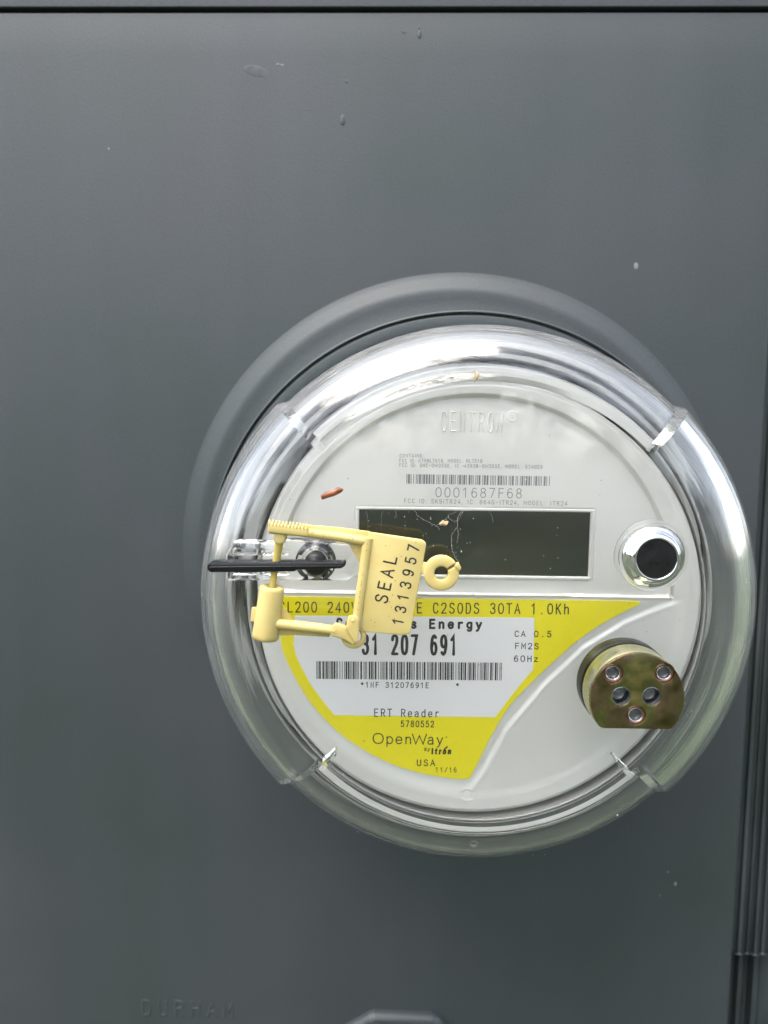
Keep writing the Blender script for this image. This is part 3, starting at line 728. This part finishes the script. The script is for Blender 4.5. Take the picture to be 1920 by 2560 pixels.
# --- dust, specks
def specks(name, n, r_lo, r_hi, s_lo, s_hi, h, m, parent, seed, area=None):
    r_ = random.Random(seed); V, F = [], []
    for _ in range(n):
        if area: x, z = r_.uniform(area[0], area[1]), r_.uniform(area[2], area[3])
        else:
            a = r_.uniform(0, 2 * math.pi); q = math.sqrt(r_.uniform(r_lo ** 2, r_hi ** 2)); x, z = q * math.cos(a), q * math.sin(a)
        s = r_.uniform(s_lo, s_hi) * (2.0 if r_.random() < .06 else 1); b0 = len(V); k = 5; st = r_.uniform(1, 1.8); ro = r_.uniform(0, 3)
        rad = math.hypot(x, z); hh = h if rad < 63 else 88 + math.sqrt(max(0, 19.8 ** 2 - (rad - 64) ** 2)) + 1.6
        for i in range(k):
            a = 2 * math.pi * i / k; u, v = s * st * math.cos(a) * r_.uniform(.7, 1.2), s * math.sin(a) * r_.uniform(.7, 1.2)
            V.append(P(x + u * math.cos(ro) - v * math.sin(ro), hh, z + u * math.sin(ro) + v * math.cos(ro)))
        V.append(P(x, hh + s * .7, z))
        for i in range(k): F.append((b0 + i, b0 + (i + 1) % k, b0 + k))
    o = pydata(name, V, F, m, parent); o['kind'] = 'stuff'; return o
specks('dust', 420, 0, 78, .04, .10, 108.52, dust_mat, cover, 3)
specks('display_dust', 16, 0, 1, .05, .13, 108.52, dust_mat, cover, 5, area=(-32, -4, 17, 29))
specks('dark_dust', 46, 0, 70, .05, .14, 108.52, dirt_dot, cover, 11)

# ================================================================== THE YELLOW SEAL
seal = tag(empty('padlock_seal', -45, 118, 10), 'cream yellow plastic padlock seal with a flat tag reading SEAL, hooked through the clear hasp', 'security seal')
body = plate('tag', round_poly([(-33.2, -3.9), (-22.1, -4.8), (-20.0, -4.4), (-16.0, 20.4), (-17.2, 21.3), (-31.4, 23.2)], [0, 1.2, 1.2, 1.4, 1.4, 0], 6), 117.2, 118.6, seal_mat, seal, bev=.25)
def bar(name, pts, rad, parent=seal, n=20, m=seal_mat):
    return from_bm(name, tube_bm(bmesh.new(), pts, rad, n), m, parent, 50)
bar('post', [(-34.75, 118.2, -2.6), (-33.4, 118.4, 8), (-32.3, 118.5, 17), (-31.7, 118.3, 21.6)], [1.35, 1.3, 1.3, 1.35])
bar('top_arm', [(-58, 118.0, 23.6), (-50, 118.3, 23.0), (-40, 118.4, 21.9), (-31.6, 118.2, 20.6)], [1.25, 1.25, 1.25, 1.35])
plate('web', [(-50, 22.0), (-31.4, 20.0), (-31.3, 23.3), (-40, 24.3), (-50, 25.0)], 116.9, 117.7, seal_mat, seal, bev=.2)
plate('gusset', [(-36.9, 19.9), (-32.0, 19.6), (-34.0, 14.9)], 117.0, 117.8, seal_mat, seal, bev=.15)
plate('gusset', [(-55.6, 3.2), (-52.2, -.9), (-55.8, -1.2)], 116.6, 117.3, seal_mat, seal, bev=.15)
grip = plate('grip', round_poly([(-58.4, 23.0), (-47.6, 21.9), (-47.5, 24.2), (-58.3, 25.3)], .3, 3), 117, 119.8, seal_mat, seal, bev=.3)
for i in range(12):
    t = i / 11; x = -57.9 + t * 10.0; z = 26.2 - t * 1.05
    bm = bmesh.new(); tube_bm(bm, [(x, 119.3, z - 2.0), (x, 119.7, z - 1.1), (x + .02, 119.5, z - .2), (x + .03, 119.2, z + .2)], [.26, .29, .29, .16], 10)
    from_bm('tooth', bm, seal_mat, grip, 60)
lathe('hinge_ball', [(1.75, 116.4), (1.75, 118.4), (1.6, 118.75), (1.2, 118.9), (0, 118.95)], seal_mat, seal, 36, -55.4, 21.3, smooth=50)
bar('pin', [(-55.5, 117.6, 20.8), (-55.9, 117.0, 18.6), (-57.0, 116.2, 13), (-58.0, 116.4, 6.2)], [1.25, 1.1, .95, .9], m=pin_mat)
# barrel: hollow at the top
ax0, ax1 = Vector(P(-57.6, 117.4, 7.9)), Vector(P(-59.6, 117.2, -6.4))
def barrel():
    bm = bmesh.new(); d = (ax1 - ax0).normalized(); s = Vector((0, 1, 0)); s = (s - d * s.dot(d)).normalized(); t = d.cross(s)
    prof = [(1.5, 3.2), (1.5, .3), (1.7, .05), (3.0, 0), (3.25, .2), (3.35, 1), (3.5, 8), (3.65, 13.3), (3.6, 14.2), (3.2, 14.8), (2.0, 15.1), (0.01, 15.1)]
    n = 40; rings = []
    for r, u in prof:
        rings.append([bm.verts.new(ax0 + d * u * MM + (s * math.cos(2 * math.pi * k / n) + t * math.sin(2 * math.pi * k / n)) * (r + (.12 * math.sin(7 * k) if u > 14 else 0)) * MM) for k in range(n)])
    for A, B in zip(rings, rings[1:]):
        for k in range(n): bm.faces.new((A[k], A[(k + 1) % n], B[(k + 1) % n], B[k]))
    return bm
brl = from_bm('barrel', barrel(), seal_mat, seal, 45)
plate('barrel_fin', round_poly([(-63.6, -1.9), (-60, -1.9), (-60, 2.0), (-63.2, 2.0)], .2, 2), 116.6, 117.6, seal_mat, brl, bev=.15)
bar('bottom_arm', [(-57, 118.2, -2.1), (-48, 118.4, -2.9), (-40.2, 118.6, -3.7)], [1.45, 1.4, 1.35])
plate('web', [(-57, -5.7), (-52, -5.5), (-42, -5.9), (-41.5, -4.5), (-57, -3.0)], 116.9, 117.6, seal_mat, seal, bev=.15)
# joint: small loop and the two overlapping pointed tongues
lp = []
for i in range(29):
    a = R(-250 + 300 * i / 28); lp.append((-35.4 + 2.75 * math.cos(a), 117.6, -5.5 + 2.75 * math.sin(a)))
bar('loop', lp, .72, n=14)
plate('tongue', round_poly([(-41.6, -4.9), (-41.7, -2.9), (-40.3, -1.5), (-37.4, -2.3), (-34.4, -6.8), (-35.4, -7.4), (-37.6, -6.0)], [.8, .8, .8, .3, .5, .5, .8], 4), 118.2, 119.8, seal_mat, seal, bev=.3)
plate('tongue', round_poly([(-37.3, -2.6), (-37.0, -.4), (-36.6, .8), (-34.4, .9), (-33.8, -.3), (-34.0, -6.1), (-34.9, -6.6)], [.3, .2, 1, 1, .2, .4, .4], 5), 119.5, 120.6, seal_mat, seal, bev=.3)
blob('rivet_dot', -35.4, -.5, .5, .5, .25, seal_mat, seal, h=120.55)
# split ring
rb = bmesh.new()
ring_pts = []
a0, a1 = 40, 352 + 32
po = [(-11.9 + 4.75 * math.cos(R(a)), 12.4 + 4.75 * math.sin(R(a))) for a in np.linspace(36, 388, 60)]
pi_ = [(-11.9 + 1.85 * math.cos(R(a)), 12.4 + 1.85 * math.sin(R(a))) for a in np.linspace(384, 40, 40)]
ringo = plate('split_ring', po + pi_, 116.9, 119.0, seal_mat, seal, bev=.4, smooth=60)
plate('neck', [(-17.4, 12.0), (-15.6, 12.2), (-15.2, 15.0), (-16.9, 15.3)], 117.3, 118.5, seal_mat, seal, bev=.2)
plate('ring_nub', round_poly([(-8.6, 14.4), (-7.1, 12.9), (-6.6, 14.0), (-7.4, 15.5)], .4, 3), 117.2, 119.3, seal_mat, ringo, bev=.3)
lettering('seal_word', 'SEAL', (-26.25, 3.7), (-23.6, 16.6), 3.7, .46, 118.64, ink, seal, gap=.3)
lettering('seal_number', '1313957', (-21.95, -2.2), (-17.75, 19.7), 3.2, .42, 118.64, ink, seal, gap=.46)
lettering('raised_mark', 'E', (-34.4, 17.0), (-33.6, 18.5), 1.2, .3, 117.82, seal_mat, seal, ridge=.15)
# specks of dirt on the seal
r_ = random.Random(21); V, F = [], []
for _ in range(75):
    k_ = r_.random()
    if k_ < .45: x, z, hh = r_.uniform(-31, -17.5), r_.uniform(-3, 21), 118.62
    elif k_ < .75: t = r_.random(); x, z, hh = -47 + 15 * t, 23.0 - 2.1 * t + r_.uniform(-.5, .5), 119.62
    else: t = r_.random(); x, z, hh = -34.7 + 3 * t, -1 + 22 * t, 119.75
    if z > 22.8 - (x + 31) * .12 and x > -31: continue
    s = r_.uniform(.05, .15); b0 = len(V)
    for i in range(6): V.append(P(x + s * math.cos(i), hh, z + s * math.sin(i)))
    V.append(P(x, hh + s * .5, z))
    for i in range(6): F.append((b0 + i, b0 + (i + 1) % 6, b0 + 6))
o = pydata('dirt_specks', V, F, dirt_dot, seal); o['kind'] = 'stuff'

# ================================================================== THINGS STUCK ON THE COVER
bm = bmesh.new()
tube_bm(bm, [(-45.0, 109.3, 31.7), (-43.4, 109.5, 32.4), (-41.5, 109.6, 32.9), (-40.2, 109.6, 33.8), (-39.2, 109.4, 33.9)], [.75, .85, .75, .85, .35], 12)
for v in bm.verts: v.co += Vector((rnd.uniform(-1, 1), rnd.uniform(-1, 1), rnd.uniform(-1, 1))) * 0.00012
tag(from_bm('bud_husk', bm, husk_mat, None, 60), 'reddish brown bud husk stuck on the clear cover left of the barcode', 'husk')
bm = bmesh.new()
tube_bm(bm, [(-2.9, 108.8, 66.6), (-2.4, 109.2, 66.0), (-2.6, 109.4, 65.0), (-2.9, 109.1, 64.0)], [.15, .5, .4, .12], 8)
tube_bm(bm, [(-2.9, 108.7, 66.0), (-3.3, 108.9, 64.6), (-3.1, 108.7, 63.6)], [.1, .12, .08], 5)
tag(from_bm('insect_shell', bm, tan_mat, None, 60), 'tiny tan dried insect shell on the clear rim above the raised name', 'insect')
bm = bmesh.new(); 
tube_bm(bm, [(-12.0, 108.7, 24.4), (-11.2, 109.2, 24.9), (-10.4, 109.3, 24.6), (-9.9, 108.9, 25.2)], [.3, .7, .65, .25], 6)
for v in bm.verts: v.co += Vector((rnd.uniform(-1, 1), 0, rnd.uniform(-1, 1))) * 0.0002
tag(from_bm('leaf_flake', bm, tan_mat, None, 20), 'small tan leaf flake caught in the cobweb over the display', 'leaf flake')
# cobweb
bm = bmesh.new(); r_ = random.Random(4)
def strand(pts, rad=.03, jit=.25, n=5):
    q = cr([tuple(p) for p in pts], n)
    q = [(x + r_.uniform(-jit, jit) * .5, 108.72 + r_.uniform(0, .2), z + r_.uniform(-jit, jit) * .5) for x, z in q]
    tube_bm(bm, q, [rad * r_.uniform(.4, 1.1) for _ in q], 4)
strand([(-19.2, 28.4), (-17.5, 26.2), (-13.5, 24.2), (-12, 23)])
strand([(-5.5, 28.6), (-7.2, 26.2), (-7.0, 24), (-8.5, 21.5), (-8.6, 18.5), (-7.7, 15.4), (-6.5, 14)], .035)
strand([(-9.5, 26.8), (-11, 25.2), (-13, 24)])
strand([(-7.0, 28.3), (-9.9, 26.6), (-7.2, 25.4), (-5.2, 28.8)], .02)
strand([(-7, 23.8), (-6.9, 21), (-7.1, 19.2)], .03)
strand([(0, 29.6), (1.4, 28.4), (2.5, 26.9), (2.8, 25.2)], .02, .05)
strand([(-1, 29.9), (1, 29.2), (2.6, 28.6)], .015, .05)
strand([(-24.6, 28.2), (-24.2, 27.3), (-24.6, 26)], .025)
strand([(-32.8, 28.2), (-32.2, 26), (-32, 22)], .012); strand([(-28, 28), (-28.4, 25), (-28.2, 22.4)], .012)
for _ in range(45):
    k_ = r_.random()
    x, z = (r_.gauss(-7.5, 1.2), r_.uniform(14, 28.5)) if k_ < .55 else (r_.uniform(-33, -12), r_.uniform(20, 28.5))
    s = r_.uniform(.025, .09); bmesh.ops.create_icosphere(bm, subdivisions=1, radius=s * MM, matrix=Matrix.Translation(P(x, 108.75, z)))
tag(from_bm('cobweb', bm, web_mat, None, 60), 'wispy white cobweb strands across the upper left of the dark display', 'cobweb')

# ================================================================== THE GARDEN IN FRONT (seen only as reflections)
g = add_noise(mat('lawn', (.05, .09, .025), .9), .8, 5, (.03, .042, .022), (.06, .072, .042))
s_ = 120
tag(pydata('ground', [(-s_, -s_, -1.6), (s_, -s_, -1.6), (s_, s_, -1.6), (-s_, s_, -1.6)], [(0, 1, 2, 3)], g), 'green lawn', None, kind='structure')
leafm = add_noise(mat('foliage', (.05, .09, .03), .6), 3, 4, (.03, .045, .02), (.07, .09, .04))
r_ = random.Random(12); V, F = [], []
for cxn in range(13):
    cx_ = -26 + cxn * 4.4 + r_.uniform(-1, 1); cy_ = -13 + r_.uniform(-2.5, 2.5); ht = r_.uniform(3.5, 8.5) * (1.0 if cx_ > -6 else .7)
    for _ in range(900):
        a, b_ = r_.uniform(0, 6.283), r_.uniform(-1, 1); q = r_.random() ** .4 * 3.0
        p = Vector((cx_ + q * math.cos(a) * math.sqrt(1 - b_ * b_), cy_ + q * math.sin(a) * math.sqrt(1 - b_ * b_), -1.6 + ht * .55 + b_ * q / 3 * ht * .5))
        u = Vector((r_.gauss(0, 1), r_.gauss(0, 1), r_.gauss(0, 1))).normalized() * r_.uniform(.15, .4); v_ = u.cross(Vector((r_.gauss(0, 1), r_.gauss(0, 1), r_.gauss(0, 1)))).normalized() * r_.uniform(.12, .3)
        b0 = len(V); V += [p - u, p + v_, p + u, p - v_]; F.append((b0, b0 + 1, b0 + 2, b0 + 3))
tag(pydata('tree_belt', [tuple(v) for v in V], F, leafm), 'belt of green trees across the lawn, facing the meter box', 'trees', kind='stuff')

V, F = [], []; r_ = random.Random(31)  # unseen canopy, added to break up the sky's glare on the cover rim
clumps = [(r_.uniform(-5.5, 6.0), r_.uniform(-6.5, -1.4), r_.uniform(1.9, 5.2), r_.uniform(.35, 1.0)) for _ in range(34)]
for cx_, cy_, cz_, cr_ in clumps:
    for _ in range(int(170 * cr_)):
        d = Vector((r_.gauss(0, 1), r_.gauss(0, 1), r_.gauss(0, .5))) * cr_ * .55
        p = Vector((cx_, cy_, cz_)) + d
        u = Vector((r_.gauss(0, 1), r_.gauss(0, 1), r_.gauss(0, .6))).normalized() * r_.uniform(.06, .12); v_ = u.cross(Vector((r_.gauss(0, 1), r_.gauss(0, 1), r_.gauss(0, 1)))).normalized() * r_.uniform(.035, .06)
        b0 = len(V); V += [p - u, p + v_, p + u, p - v_]; F.append((b0, b0 + 1, b0 + 2, b0 + 3))
tag(pydata('reflection_breaking_leaves', [tuple(v) for v in V], F, leafm), 'unseen leafy branches added over the lawn to break up sky reflections in the cover', 'leaves', kind='stuff')
